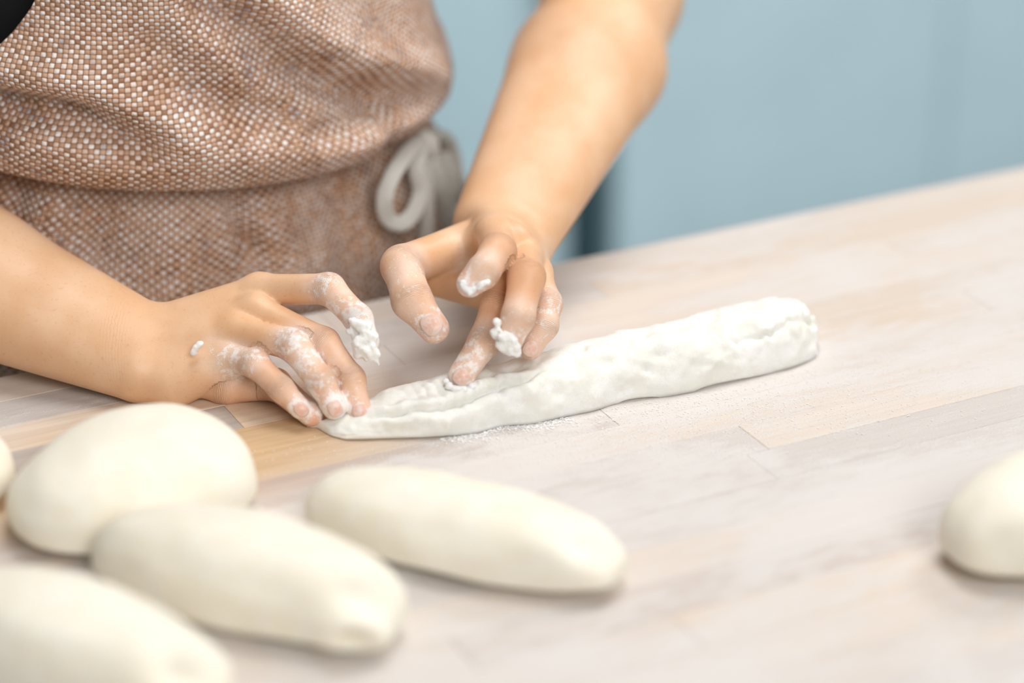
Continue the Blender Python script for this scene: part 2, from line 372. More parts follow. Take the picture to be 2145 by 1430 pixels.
# --- left hand (pressing the dough with one finger, the others lifted)
LH = Limb()
We = [at(1010, 462, 1.700), at(1098, 520, 1.690)]
Fl = [at(1165, 130, 1.845), at(1300, 150, 1.835)]
ElL = at(1290, -10, 1.885)
LH.add(Fl[0], We[0], .033, .0195, .02); LH.add(Fl[1], We[1], .032, .0185, .022); LH.add((Fl[0]+Fl[1])/2, (We[0]+We[1])/2, .042, .022, .024)
LH.add(ElL, (Fl[0]+Fl[1])/2, .046, .045, .03)
ShL = np.array([.04, .36, 1.42]); LH.add(ElL, ShL, .046, .055, .03)
mcl = dict(i=(z2(960, 225, 1.615), 36), m=(z2(1085, 275, 1.610), 34), r=(z2(1170, 375, 1.610), 33), p=(z2(1245, 490, 1.618), 30))
cal = dict(i=at(1022, 470, 1.692), m=at(1050, 482, 1.690), r=at(1075, 500, 1.688), p=at(1098, 520, 1.686))
for k in 'imrp': LH.add(cal[k], mcl[k][0], .0175, pxr(mcl[k][1], 1.61), .008)
LH.add(z2(600, 345, 1.656), z2(930, 260, 1.632), .0105, .0100, .008)                        # web of the thumb
LH.add(z2(585, 535, 1.645), z2(880, 590, 1.680), .0125, .0155, .011)                # ball of the thumb
LH.finger('index', px_fing(z2, [(960, 225, 36, 1.615), (985, 345, 36, 1.575), (880, 490, 33, 1.560), (795, 565, 28, 1.559)]))
LH.finger('middle', px_fing(z2, [(1085, 275, 34, 1.610), (985, 690, 32, 1.592), (890, 960, 31, 1.582), (735, 1195, 27.5, 1.5735)]))
LH.finger('ring', px_fing(z2, [(1170, 375, 33, 1.610), (1180, 520, 37, 1.573), (1120, 800, 33, 1.561), (1060, 960, 27, 1.562)]))
LH.finger('little', px_fing(z2, [(1245, 490, 30, 1.618), (1325, 700, 28, 1.592), (1295, 850, 29, 1.586), (1205, 1005, 23.5, 1.584)]))
LH.finger('thumb', px_fing(z2, [(790, 285, 44, 1.662), (330, 445, 41, 1.605), (400, 680, 40, 1.587), (550, 870, 31, 1.581)]))

def limb_attrs(limb, V, flour_pts):
    red = np.zeros(len(V)); js = np.full(len(V), .1); jw = np.zeros(len(V)); fl = np.zeros(len(V))
    for name, pts in limb.fing.items():
        for q in range(1, len(pts)):
            p, r = pts[q]; d = np.linalg.norm(V-p, axis=1)
            red = np.maximum(red, np.exp(-(d/(r*1.5))**2)*(.85 if q == len(pts)-1 else .45))
            if q < len(pts)-1:
                ax = pts[q+1][0]-pts[q-1][0]; ax /= np.linalg.norm(ax); s = (V-p)@ax
                wgt = np.exp(-(s/.0055)**2)*(d < r*1.5); m = wgt > jw; js[m] = s[m]; jw[m] = wgt[m]
        for (pa, ra), (pb, rb) in zip(pts[1:-1], pts[2:]): red = np.maximum(red, .42*np.clip(1.6-np.maximum(cone_d(V, pa, pb, 0, 0), 0)/ra, 0, 1))
    if limb is RH:
        c_ = (Wr[0]+Wr[1])/2; ax = mc['m'][0]-El; ax /= np.linalg.norm(ax); s = (V-c_)@ax+.35*((V-c_)@UPV); wgt = .13*np.exp(-((s+.004)/.008)**2)*(np.linalg.norm(V-c_, axis=1) < .05); m = wgt > jw; js[m] = s[m]*.55; jw[m] = wgt[m]
    for p, r, a in flour_pts:
        d = np.linalg.norm(V-p, axis=1); fl = np.maximum(fl, a*np.clip(1.35-d/r, 0, 1))
    return dict(red=red, joint_s=js, joint_w=jw, flour=fl)
def seg(limb, f, a, b, r, s, n=4):
    p0, p1 = limb.fing[f][a][0], limb.fing[f][b][0]; return [(p0+(p1-p0)*t, r, s) for t in np.linspace(0, 1, n)]
fr = seg(RH, 'index', 1, 3, .017, .78)+seg(RH, 'index', 2, 3, .016, .95)+seg(RH, 'ring', 1, 3, .017, .90)+seg(RH, 'little', 0, 3, .015, .82, 6)+seg(RH, 'little', 0, 1, .013, .95, 4)\
    + seg(RH, 'middle', 1, 3, .015, .58)+seg(RH, 'middle', 2, 3, .012, .68)+seg(RH, 'thumb', 1, 3, .012, .25)
flh = seg(LH, 'thumb', 1, 2, .017, .82)+seg(LH, 'thumb', 2, 3, .016, .75)+seg(LH, 'index', 2, 3, .015, .8)+seg(LH, 'middle', 2, 3, .015, .82)+seg(LH, 'ring', 2, 3, .015, .8)\
    + seg(LH, 'little', 1, 2, .013, .88)+seg(LH, 'little', 2, 3, .012, .66)+[(z2(690, 350, 1.643), .013, .80), (z2(900, 120, 1.62), .014, .35)]
parts = []
for limb, flp in ((RH, fr), (LH, flh)):
    lo, hi = limb.bounds(); V, Q = sdf_mesh(limb, lo, hi, .0014); V = relax(V, Q, 3, .45)
    parts.append((V, Q, limb_attrs(limb, V, flp)))
# torso, neck, head, legs: hidden by clothes or out of frame, coarse
TC = np.array([-.145, .31, 0])
class Torso:
    prims = [((-.06, .0, 1.0), (.06, 0, 1.0), .115, .115), ((-.06, 0, 1.0), (-.07, .01, 1.30), .105, .11), ((.06, 0, 1.0), (.07, .01, 1.30), .105, .11), ((-.14, .03, 1.40), (.14, .03, 1.40), .065, .065),
             ((0, .02, 1.38), (0, .0, 1.50), .058, .055), ((0, -.0, 1.60), (0, -.02, 1.64), .078, .085), ((0, -.045, 1.54), (0, -.02, 1.60), .05, .065), ((0, -.108, 1.60), (0, -.098, 1.64), .012, .007), ((-.09, 0, 1.59), (-.09, .005, 1.63), .010, .015), ((.09, 0, 1.59), (.09, .005, 1.63), .010, .015),
             ((-.085, 0, .95), (-.095, 0, .50), .095, .06), ((.085, 0, .95), (.095, 0, .50), .095, .06), ((-.095, 0, .50), (-.095, .02, .09), .057, .038), ((.095, 0, .50), (.095, .02, .09), .057, .038),
             ((-.095, .03, .045), (-.10, -.13, .032), .042, .03), ((.095, .03, .045), (.10, -.13, .032), .042, .03)]
    def __call__(s, P, c=None, R=None):
        d = None
        for a, b, ra, rb in s.prims:
            e = cone_d(P, np.array(a)+TC, np.array(b)+TC, ra, rb); d = e if d is None else smin(d, e, .03 if ra > .03 else .012)
        for a, b, ra, rb in ((np.array((-.16, .03, 1.40))+TC, ShR, .06, .054), (np.array((.16, .03, 1.40))+TC, ShL, .06, .054)): d = smin(d, cone_d(P, a, b, ra, rb), .03)
        return d
V, Q = sdf_mesh(Torso(), TC+np.array([-.32, -.22, -.02]), TC+np.array([.32, .20, 1.76]), .009, 16, .04); V = relax(V, Q, 2)
z = np.zeros(len(V)); parts.append((V, Q, dict(red=z, joint_s=z+.1, joint_w=z, flour=z)))
allV = np.concatenate([p[0] for p in parts]); offs = np.cumsum([0]+[len(p[0]) for p in parts[:-1]])
allQ = np.concatenate([p[1]+k for p, k in zip(parts, offs)]); A = {k: np.concatenate([p[2][k] for p in parts]) for k in parts[0][2]}
body = link('body', mesh_np('body', allV, allQ, attrs=A), SKIN, person)
body['label'] = 'tanned bare forearms and floury hands'

def nail(limb, fname, toward, width, length, back):
    pts = limb.fing[fname]; p1, r1 = pts[-1]; p0 = pts[-2][0]; ax = (p1-p0)/np.linalg.norm(p1-p0)
    n = np.array(toward)-p1; n = n-ax*(n@ax); n /= np.linalg.norm(n); side = np.cross(ax, n)
    nu, nv = 13, 13; pts_ = []; ed = []
    for i in range(nu):
        for j in range(nv):
            u, v = i/(nu-1)*2-1, j/(nv-1)*2-1
            x, y = u*math.sqrt(1-.42*v*v), v*math.sqrt(1-.42*u*u)
            q = p1+ax*(y*length/2+back)+side*x*width/2+n*r1*1.6
            for _ in range(40):
                d = limb(q[None])[0]
                if d < .00045: break
                q = q-n*min(max(d-.0003, .0001), .002)*.8
                if (q-p1)@n < r1*.25: break
            pts_.append(q+ax*0); ed.append(max(abs(x), abs(y))**6 if y < .3 else max(abs(x), abs(y))**4)
    me = mesh_np('fingernail', pts_, grid_q(nu, nv), attrs=dict(edge=ed))
    o = link('fingernail', me, NAIL, body); s = o.modifiers.new('thick', 'SOLIDIFY'); s.thickness = .0005; s.offset = 0; return o
cam_side = CAM
nail(LH, 'thumb', z2(555, 850, 1.4), .0135, .0145, -.0005)
nail(LH, 'middle', z2(760, 1215, 1.4), .0105, .0105, .0025)
nail(LH, 'little', z2(1230, 1000, 1.4), .0095, .0105, .001)
nail(LH, 'ring', z2(1080, 960, 1.4), .0105, .011, .002)
nail(RH, 'little', z1(1425, 1075, 1.4), .0085, .0095, .002)
nail(RH, 'ring', z1(1680, 1085, 1.4), .0095, .0105, .002)
nail(RH, 'middle', z1(1850, 1110, 1.4), .0095, .0105, .002)

# --- clothes: lofted around an oval torso.  angle 0 faces the table
XC, YC = -.140, .300
def ring_pt(th, z, off): a = .172+.045*np.clip((1.02-z)/.09, 0, 1)+off; b = .138+.008*np.clip((1.03-z)/.2, 0, 1)+off; return np.stack([XC+a*np.sin(th), YC-b*np.cos(th), z], -1)
TILT = -.10
def WZ(th): return .035*(1-np.cos(th+.15))
def px_tz(px, py, off=.028):
    r = ray(px, py)
    for t in np.arange(1.4, 2.1, .002):
        p = CAM+r*t; a, b = .172+off, .138+off
        if ((p[0]-XC)/a)**2+((p[1]-YC)/b)**2 < 1: return math.atan2((p[0]-XC)/a, -(p[1]-YC)/b), p[2]
    a = math.asin(max(-1, min(1, (px-470)/480)))-TH; return a, CAM[2]-1.75*.38
def folds(th, z, lines):
    d = np.zeros_like(th)
    for amp, wd, pl in lines:
        q = [px_tz(*p) for p in pl]; best = np.full(th.shape, 9.)
        for (t0, z0), (t1, z1_) in zip(q[:-1], q[1:]):
            a = np.array([t0*.165, z0]); ab = np.array([t1*.165, z1_])-a; px, pz = th*.165-a[0], z-a[1]
            t = np.clip((px*ab[0]+pz*ab[1])/(ab@ab), 0, 1); best = np.minimum(best, np.hypot(px-t*ab[0], pz-t*ab[1]))
        d += 1.4*amp*np.exp(-(best/wd)**2)
    return d
def loft_cloth(name, prof, tl, tr, lines, mat, parent, nth=220, sub=14, nz_amp=.003, tilt=True, thick=.0022):
    prof = np.array(prof); s = np.linspace(0, len(prof)-1, (len(prof)-1)*sub+1); i = np.clip(s.astype(int), 0, len(prof)-2); f = s-i
    def cr(c):
        p = np.concatenate([[2*c[0]-c[1]], c, [2*c[-1]-c[-2]]]); a, b, c_, d = p[i], p[i+1], p[i+2], p[i+3]
        return .5*((2*b)+(-a+c_)*f+(2*a-5*b+4*c_-d)*f*f+(-a+3*b-3*c_+d)*f**3)
    off, z = cr(prof[:, 0]), cr(prof[:, 1]); ln = np.concatenate([[0], np.cumsum(np.hypot(np.diff(off), np.diff(z)))])
    nv = len(z); u = np.linspace(0, 1, nth)[:, None]
    tlv, trv = tl(z)[None], tr(z)[None]; th = tlv+(trv-tlv)*u; Z = np.repeat(z[None], nth, 0)
    k = np.clip((Z-1.005)/.05, 0, 1) if name == 'apron' else np.clip((1.0-Z)/.05, 0, 1)
    P0 = ring_pt(th, Z, 0); Zt = Z+(TILT*(P0[..., 0]-XC) if tilt else 0)*np.clip(1-(np.abs(Z-1.01))/.3, 0, 1)+WZ(th)*np.clip(1-(np.abs(Z-1.01))/.12, 0, 1)
    nz = vnoise(np.stack([th*.165, Zt, th*0], -1).reshape(-1, 3), .05, 3).reshape(th.shape)+.5*vnoise(np.stack([th*.165, Zt, th*0+3], -1).reshape(-1, 3), .022, 5).reshape(th.shape)
    dd = folds(th, Zt, lines)+nz*nz_amp
    O = np.repeat(off[None], nth, 0)+dd*(.25+.75*k)
    P = ring_pt(th, Z, O); P[..., 2] = Zt
    uv = np.stack([th*.165, np.repeat(ln[None], nth, 0)], -1)
    o = link(name, mesh_np(name, P.reshape(-1, 3), grid_q(nth, nv), uv=uv.reshape(-1, 2)), mat, parent)
    if thick: m = o.modifiers.new('thick', 'SOLIDIFY'); m.thickness = thick; m.offset = -1
    return o
rad = math.radians
# shirt with short sleeves
class Shirt:
    def __call__(s, P, c=None, R=None):
        d = smin(cone_d(P, TC+np.array([-.055, 0, .98]), TC+np.array([-.075, .01, 1.33]), .112, .118), cone_d(P, TC+np.array([.055, 0, .98]), TC+np.array([.075, .01, 1.33]), .108, .118), .03)
        d = smin(d, cone_d(P, TC+np.array([-.15, .03, 1.395]), TC+np.array([.15, .03, 1.395]), .075, .075), .03)
        mR, mL = ShR+(El-ShR)*.62, ShL+(ElL-ShL)*.55
        for a, b in ((ShR, mR), (ShL, mL)):
            sl = cone_d(P, a, b, .066, .070); ax = (b-a)/np.linalg.norm(b-a); sl = np.maximum(sl, (P-b)@ax); d = smin(d, sl, .02)
        return np.maximum(d, (P[:, 2]-1.455)*1.0)+.004*vnoise(P, .06, 9)
V, Q = sdf_mesh(Shirt(), TC+np.array([-.36, -.2, .85]), TC+np.array([.36, .2, 1.52]), .007, 16, .04)
link('shirt', mesh_np('shirt', relax(V, Q, 2), Q), SHIRT, person)['label'] = 'black short sleeved shirt'
class Trousers:
    def __call__(s, P, c=None, R=None):
        d = None
        for a, b, ra, rb in (((-.085, 0, .95), (-.095, 0, .50), .108, .078), ((.085, 0, .95), (.095, 0, .50), .108, .078), ((-.095, 0, .50), (-.095, .02, .08), .076, .065), ((.095, 0, .50), (.095, .02, .08), .076, .065), ((-.05, 0, .98), (.05, 0, .98), .122, .122)):
            e = cone_d(P, np.array(a)+TC, np.array(b)+TC, ra, rb); d = e if d is None else smin(d, e, .03)
        return np.maximum(d, P[:, 2]-1.0)
V, Q = sdf_mesh(Trousers(), TC+np.array([-.24, -.2, .0]), TC+np.array([.24, .2, 1.05]), .009, 16, .04)
link('trousers', mesh_np('trousers', relax(V, Q, 2), Q), TROUSER, person)
bib_lines = [(-0.0160, .014, [(440, 0), (560, 110), (700, 185), (830, 215)]), (0.0096, .016, [(560, 0), (700, 110), (860, 150)]), (-0.0144, .013, [(-10, 200), (140, 225), (300, 290)]), (0.0112, .016, [(0, 130), (200, 170), (380, 270)]),
             (-0.0144, .010, [(640, 270), (760, 235), (905, 130)]), (0.0096, .010, [(700, 300), (830, 240), (915, 190)]), (-0.0128, .008, [(780, 300), (870, 240), (920, 200)]), (.006, .02, [(100, 280), (420, 320), (640, 320)]), (-.006, .012, [(330, 90), (420, 190), (560, 250)])]
skirt_lines = [(-.010, .007, [(470, 385), (500, 440), (525, 520)]), (.005, .012, [(560, 400), (585, 520), (590, 640)]), (-.006, .012, [(250, 380), (235, 470), (240, 560)]), (.005, .014, [(380, 400), (390, 520), (400, 640)]), (-.006, .010, [(690, 380), (705, 470), (700, 600)]), (.005, .012, [(120, 360), (130, 460), (150, 560)]), (-.005, .01, [(40, 350), (60, 440)]), (-.006, .01, [(790, 420), (800, 520), (790, 600)])]
apron = loft_cloth('apron', [(-.010, 1.040), (.006, 1.012), (.026, .998), (.043, 1.002), (.050, 1.024), (.040, 1.055), (.033, 1.09), (.024, 1.14), (.018, 1.21), (.016, 1.30)],
                   lambda z: np.radians(np.interp(z, [1.04, 1.06, 1.09, 1.107, 1.125, 1.2], [-112, -80, -49, -45, -41.5, -32])), lambda z: np.radians(112+0*z), bib_lines, LINEN, person, nth=300)
apron['label'] = 'coarse woven brown and white linen apron bib blousing over the waist tie'
loft_cloth('skirt', [(-.006, 1.024), (.000, 1.0), (.008, .97), (.015, .93), (.017, .88), (.019, .80), (.021, .65), (.024, .50)], lambda z: np.radians(-118+0*z), lambda z: np.radians(104+0*z), skirt_lines, LINEN, apron, nth=300, nz_amp=.0025)
# waist tie: flat cotton tape and a bow
def tape(name, pts, wdt, thk, parent, face=None, closed=False, n=90):
    pts = np.array(pts, float); t = np.linspace(0, len(pts)-1, n); i = np.clip(t.astype(int), 0, len(pts)-2); f = (t-i)[:, None]
    p = np.concatenate([[2*pts[0]-pts[1]], pts, [2*pts[-1]-pts[-2]]]); a, b, c, d = p[i], p[i+1], p[i+2], p[i+3]
    C = .5*((2*b)+(-a+c)*f+(2*a-5*b+4*c-d)*f*f+(-a+3*b-3*c+d)*f**3)
    T = np.gradient(C, axis=0); T /= np.linalg.norm(T, axis=1)[:, None]
    up = np.array(face)[None]+0*T; B = np.cross(T, up); B /= np.linalg.norm(B, axis=1)[:, None]; Nn = np.cross(B, T)
    m = 14; ph = np.linspace(0, 2*np.pi, m, endpoint=False)
    cu, cv = np.sign(np.cos(ph))*np.abs(np.cos(ph))**.8*wdt/2, np.sin(ph)*thk/2
    V = C[:, None]+B[:, None]*cu[None, :, None]+Nn[:, None]*cv[None, :, None]
    Q = [[k*m+j, k*m+(j+1) % m, (k+1)*m+(j+1) % m, (k+1)*m+j] for k in range(n-1) for j in range(m)]
    ln = np.concatenate([[0], np.cumsum(np.linalg.norm(np.diff(C, axis=0), axis=1))]); uv = np.stack([np.repeat(ln[:, None], m, 1), np.repeat(cu[None], n, 0)], -1)
    o = link(name, mesh_np(name, V.reshape(-1, 3), Q, uv=uv.reshape(-1, 2)), TAPE, parent); return o
ths = np.radians(np.linspace(-115, 112, 60)); rp = ring_pt(ths, np.full(60, 1.003), .013); rp[:, 2] += TILT*(rp[:, 0]-XC)+WZ(ths)
tape('waist_tie', rp, .010, .003, apron, face=(0, -.6, .2), n=160)['label'] = 'cream cotton tape round the waist'
def bow_pt(px, py, lift):
    r = ray(px, py); lift = lift+.018; best = (9e9, None)
    for t in np.arange(1.5, 2.1, .001):
        p = CAM+r*t; o_ = .012+.05*max(0, .98-p[2]); a = .172+.045*min(max((1.02-p[2])/.09, 0), 1)+o_; b = .138+.008*min(max((1.03-p[2])/.2, 0), 1)+o_
        e = ((p[0]-XC)/a)**2+((p[1]-YC)/b)**2
        if e < 1: return p-r*(lift/np.linalg.norm(r))
        if e < best[0]: best = (e, p)
    return best[1]-r*(lift/np.linalg.norm(r))                  # just past the hip: keep beside it
fc = -FWD+np.array([.2, 0, .1])
tape('bow_loop', [bow_pt(*p) for p in [(905, 300, .016), (870, 305, .018), (832, 350, .018), (806, 410, .016), (812, 455, .014), (840, 468, .014), (866, 445, .014), (880, 400, .014), (872, 350, .015), (880, 310, .014)]], .0125, .005, apron, face=fc)
tape('bow_loop', [bow_pt(*p) for p in [(888, 300, .014), (905, 283, .018), (932, 288, .020), (948, 318, .016), (958, 370, .012), (972, 420, .010), (962, 445, .010), (948, 420, .012), (938, 370, .014), (925, 320, .016)]], .0115, .005, apron, face=fc)
tape('bow_tail', [bow_pt(*p) for p in [(886, 302, .010), (890, 350, .006), (896, 420, .006), (892, 500, .006), (886, 560, .006)]], .010, .004, apron, face=fc)
tape('bow_tail', [bow_pt(*p) for p in [(893, 302, .016), (905, 340, .014), (922, 395, .012), (936, 440, .010), (950, 500, .008)]], .0125, .005, apron, face=fc)
kb = bow_pt(893, 298, .016); tape('bow_knot', [kb+np.array([-.006, 0, .006]), kb+np.array([-.002, -.004, .002]), kb+np.array([.002, -.004, -.003]), kb+np.array([.006, 0, -.007])], .015, .010, apron, face=fc, n=20)

# ------------------------------------------------------------------ dough being shaped: one long piece
def interp(x, xs, ys): return np.interp(x, xs, ys)
def smooth_interp(x, xs, ys):
    xs = np.array(xs); ys = np.array(ys, float); t = np.clip(np.searchsorted(xs, x)-1, 0, len(xs)-2); f = (x-xs[t])/(xs[t+1]-xs[t])
    f = np.clip(f, 0, 1); m = np.gradient(ys, xs); h = xs[t+1]-xs[t]
    return (2*f**3-3*f**2+1)*ys[t]+(f**3-2*f**2+f)*h*m[t]+(-2*f**3+3*f**2)*ys[t+1]+(f**3-f**2)*h*m[t+1]
front_px = [(672, 905), (700, 922), (730, 930), (800, 925), (900, 920), (1000, 909), (1050, 894), (1120, 889), (1200, 870), (1250, 860), (1285, 848), (1340, 839), (1420, 828), (1500, 811), (1600, 787), (1660, 770), (1715, 752), (1735, 740)]
fw = np.array([on_z(*p) for p in front_px])
X0, X1 = fw[0, 0]-.004, fw[-1, 0]+.002
KX = [X0, -.165, -.14, -.115, -.09, -.065, -.04, -.01, .03, .07, .11, .15, .175, X1]
KW = [.010, .017, .022, .026, .028, .029, .029, .027, .027, .027, .028, .028, .026, .024]
KH = [.008, .012, .017, .023, .026, .028, .031, .033, .035, .037, .038, .039, .039, .036]
nx, na = 520, 120
sx = np.linspace(0, 1, nx); xs = X0+(X1-X0)*(.5-.5*np.cos(np.pi*(.04+.92*sx)))/(1)
xs = X0+(X1-X0)*(xs-xs[0])/(xs[-1]-xs[0])
order = np.argsort(fw[:, 0]); yf = np.interp(xs, fw[order, 0], fw[order, 1]); ker = np.hanning(15); ker /= ker.sum(); yf = np.convolve(np.pad(yf, 7, 'edge'), ker, 'valid')
W = smooth_interp(xs, KX, KW); H = smooth_interp(xs, KX, KH)
capf = np.sqrt(np.clip(1-np.abs((xs-(X0+X1)/2)/((X1-X0)/2))**np.where(xs > 0, 16, 10), .0, 1)); W *= np.clip(capf, .05, 1); H *= np.clip(capf, .10, 1); yf = yf+(smooth_interp(xs, KX, KW)-W)*np.where(xs > 0, .8, 1)
an = np.linspace(0, 2*np.pi, na, endpoint=False)                 # 0 = front (camera side), pi/2 = top, pi = back
ca, sa = np.cos(an), np.sin(an)
sup = lambda v, e: np.sign(v)*np.abs(v)**e
yy = (yf+W)[:, None]-W[:, None]*sup(ca, .85)[None]
zz = np.where(sa > 0, sup(sa, .80), 0)[None]*H[:, None]+np.where(sa < 0, -.0*sa, 0)[None]
zz = zz+.0045*np.exp(-((sa-.0)/.30)**2)[None]*(H[:, None]/.03)*0
xx = np.repeat(xs[:, None], na, 1)
P = np.stack([xx, yy, zz+.9], -1)
up_m = np.clip(sa, 0, 1)[None]**.5
nrm = np.stack([0*xx, -np.repeat(ca[None], nx, 0), np.repeat(np.clip(sa, 0, 1)[None], nx, 0)], -1)
nP = P.reshape(-1, 3)
disp = (.0022*vnoise(nP, .022, 1)+.0011*vnoise(nP, .009, 2)+.0005*vnoise(nP, .004, 4)).reshape(nx, na)
ang = np.repeat(np.degrees(np.where(an > np.pi*1.5, an-2*np.pi, an))[None], nx, 0)
def groove(pl, depth, wd, xx=xx):
    px = np.array([p[0] for p in pl]); pa = np.array([p[1] for p in pl]); a = np.interp(xx, px, pa)+7*vnoise(np.stack([xx, 0*xx, 0*xx], -1).reshape(-1, 3), .011, int(depth*1e5)).reshape(xx.shape)+3*vnoise(np.stack([xx, 0*xx, 0*xx], -1).reshape(-1, 3), .004, 3).reshape(xx.shape); wgt = np.clip((xx-px[0])/.012, 0, 1)*np.clip((px[-1]-xx)/.012, 0, 1)
    d = (ang-a)*.0006; return -depth*wgt*np.exp(-(d/wd)**2), d, wgt
# folded flap at the pulled end: a lip in front, a step up to the stretched flap
g, d, wgt = groove([(-.150, 62), (-.12, 52), (-.095, 46), (-.075, 46), (-.055, 55), (-.035, 68)], .0062, .0021); disp += g
disp += wgt*.0035*np.exp(-((d-.009)/.006)**2)+wgt*.003*np.exp(-((d+.010)/.007)**2)
g, d, wgt = groove([(-.06, 66), (-.03, 60), (0, 50), (.03, 48), (.06, 40), (.10, 44), (.14, 40), (.165, 50)], .0034, .0024); mod = np.clip(.55+.9*vnoise(np.stack([xx, 0*xx, 0*xx], -1).reshape(-1, 3), .028, 6).reshape(xx.shape), 0, 1); disp += (g+wgt*.0010*np.exp(-((d+.008)/.006)**2))*mod
g, d, wgt = groove([(-.01, 95), (.03, 85), (.08, 92), (.13, 80)], .0018, .004); disp += g
# stretch wrinkles radiating across the flap
wr = np.clip((xx+.145)/.02, 0, 1)*np.clip((-.055-xx)/.02, 0, 1)*np.clip((ang-48)/14, 0, 1)*np.clip((135-ang)/30, 0, 1)
ph = xx*1000+ang*.075+9.0*vnoise(nP, .016, 8).reshape(nx, na); disp += wr*.0015*(np.abs(np.sin(ph*.5))**.7-.7)*np.clip(.6+vnoise(nP, .013, 9).reshape(nx, na), 0, 1.3)
# dimples and puckers
for (dx, da, r, dep) in [(-.010, 62, .010, .004), (.012, 55, .008, .0035), (.052, 50, .006, .004), (.040, 30, .006, .003), (.172, 45, .006, .005), (.180, 75, .005, .004), (.165, 100, .007, .003), (-.045, 95, .012, .006), (.09, 70, .012, .002), (.12, 55, .01, .0025)]:
    disp += -dep*np.exp(-(((xx-dx)/r)**2+((ang-da)*.0006/r)**2))
endm = np.clip((xx-.155)/.02, 0, 1); disp += endm*(.0022*(np.abs(np.sin(ang*.075+3*vnoise(nP, .012, 21).reshape(nx, na)))-.6)+.002*vnoise(nP, .006, 22).reshape(nx, na))
low = np.clip((np.sin(np.radians(ang))+.02)/.12, 0, 1)
P = P+nrm*(disp*np.clip(low, .25, 1))[..., None]
# ragged lower edge: lifts off the board here and there
lift = .0070*np.clip(vnoise(np.stack([xs, 0*xs, 0*xs], -1), .03, 12), 0, 1); P[..., 2] += (np.exp(-((ang)/22)**2)*lift[:, None])
P[..., 2] = np.maximum(P[..., 2], .9004)
Vd = P.reshape(-1, 3); Qd = grid_q(nx, na).tolist() + []
Qd = [[k*na+j, (k+1)*na+j, (k+1)*na+(j+1) % na, k*na+(j+1) % na] for k in range(nx-1) for j in range(na)]
Vd = np.concatenate([Vd, P[0].mean(0)[None]+[[-.002, 0, 0]], P[-1].mean(0)[None]+[[.003, 0, 0]]]); c0, c1 = nx*na, nx*na+1
Qd += [[c0, j, (j+1) % na, (j+1) % na] for j in range(0)]
me = bpy.data.meshes.new('dough_strip'); me.from_pydata(Vd.tolist(), [], Qd+[[c0, j, (j+1) % na] for j in range(na)]+[[c1, (nx-1)*na+(j+1) % na, (nx-1)*na+j] for j in range(na)])
me.polygons.foreach_set('use_smooth', [True]*len(me.polygons)); me.update()
tag(link('dough_strip', me, DOUGH), 'long strip of raw dough being folded and sealed by the hands', 'dough')

# ------------------------------------------------------------------ resting loaves
def loaf(label, c, direction, ln, wd, ht, seed, taper=(1, 1), bend=0.0, pinch=None, group='plump dough loaves resting on the board'):
    n1, n2 = 96, 72; u = np.linspace(0, np.pi, n1)[:, None]; a = np.linspace(0, 2*np.pi, n2, endpoint=False)[None]
    cu = -np.cos(u); t = (cu+1)/2; tp = taper[0]+(taper[1]-taper[0])*t
    su = np.sin(u)**.72
    X = ln/2*cu+0*a; Y = wd/2*su*tp*sup(np.cos(a), .9)+bend*(cu**2-.5); Zs = sup(np.sin(a), .85)
    Z = np.where(Zs > 0, Zs*ht*.74, Zs*ht*.26)*su*tp**.5+ht*.26
    Pt = np.stack([X, Y+0*X, Z], -1).reshape(-1, 3)
    q = np.stack([cu+0*a, (np.sin(u)*np.cos(a)), (np.sin(u)*np.sin(a))], -1).reshape(-1, 3)
    dn = .05*ht*vnoise(q, .75, seed)+.02*ht*vnoise(q, .3, seed+1); Pt += q*dn[:, None]
    if pinch:
        for (pt, r, dep) in pinch:
            pv = np.array(pt, float); pv /= np.linalg.norm(pv); dd = np.linalg.norm(q/np.linalg.norm(q, axis=1)[:, None]-pv, axis=1); Pt -= q*(dep*np.exp(-(dd/r)**2))[:, None]
            Pt += q*(dep*.35*np.exp(-((dd-r*2)/r)**2))[:, None]
    Pt[:, 2] = np.maximum(Pt[:, 2], .0005); dr = np.array(direction, float); dr /= np.linalg.norm(dr)
    Vw = np.stack([c[0]+Pt[:, 0]*dr[0]-Pt[:, 1]*dr[1], c[1]+Pt[:, 0]*dr[1]+Pt[:, 1]*dr[0], .9+Pt[:, 2]], -1)
    Qf = [[k*n2+j, (k+1)*n2+j, (k+1)*n2+(j+1) % n2, k*n2+(j+1) % n2] for k in range(n1-1) for j in range(n2)]
    return tag(link('dough_loaf', mesh_np('dough_loaf', Vw, Qf), DOUGH2), label, 'dough', group)
def ground_dir(a, b): d = on_z(*b)-on_z(*a); return d[:2]
def loaf_px(label, pa, pb, wd, ht, seed, **k):                 # ends of the loaf's footprint
    a, b = on_z(*pa), on_z(*pb); d = (b-a)[:2]; return loaf(label, (a+b)[:2]/2, d, np.linalg.norm(d), wd, ht, seed, **k)
loaf_px('broad round loaf of dough by the resting wrist', (50, 1165), (480, 1000), .122, .059, 21, taper=(.80, 1.12))
loaf_px('plump dough loaf with a dark creased seam at its end, among the other loaves', (215, 1190), (835, 1355), .080, .055, 22, pinch=[((1, -.25, .45), .24, .007), ((1, -.60, -.05), .12, .013)])
loaf_px('dough loaf lying nearest the strip being folded, apart from the cluster', (655, 1090), (1295, 1240), .073, .046, 23, pinch=[((1, -.2, .5), .22, .006)])
loaf_px('dough loaf in front of the creased one, at the table front', (-160, 1330), (465, 1530), .085, .055, 24, pinch=[((1, -.2, .45), .2, .008)])
loaf_px('small dough loaf just behind the broad round loaf', (-330, 1120), (10, 1010), .08, .055, 25)
loaf_px('dough loaf tucked against the broad round loaf, mostly hidden', (-340, 1190), (-6, 1150), .06, .035, 26)
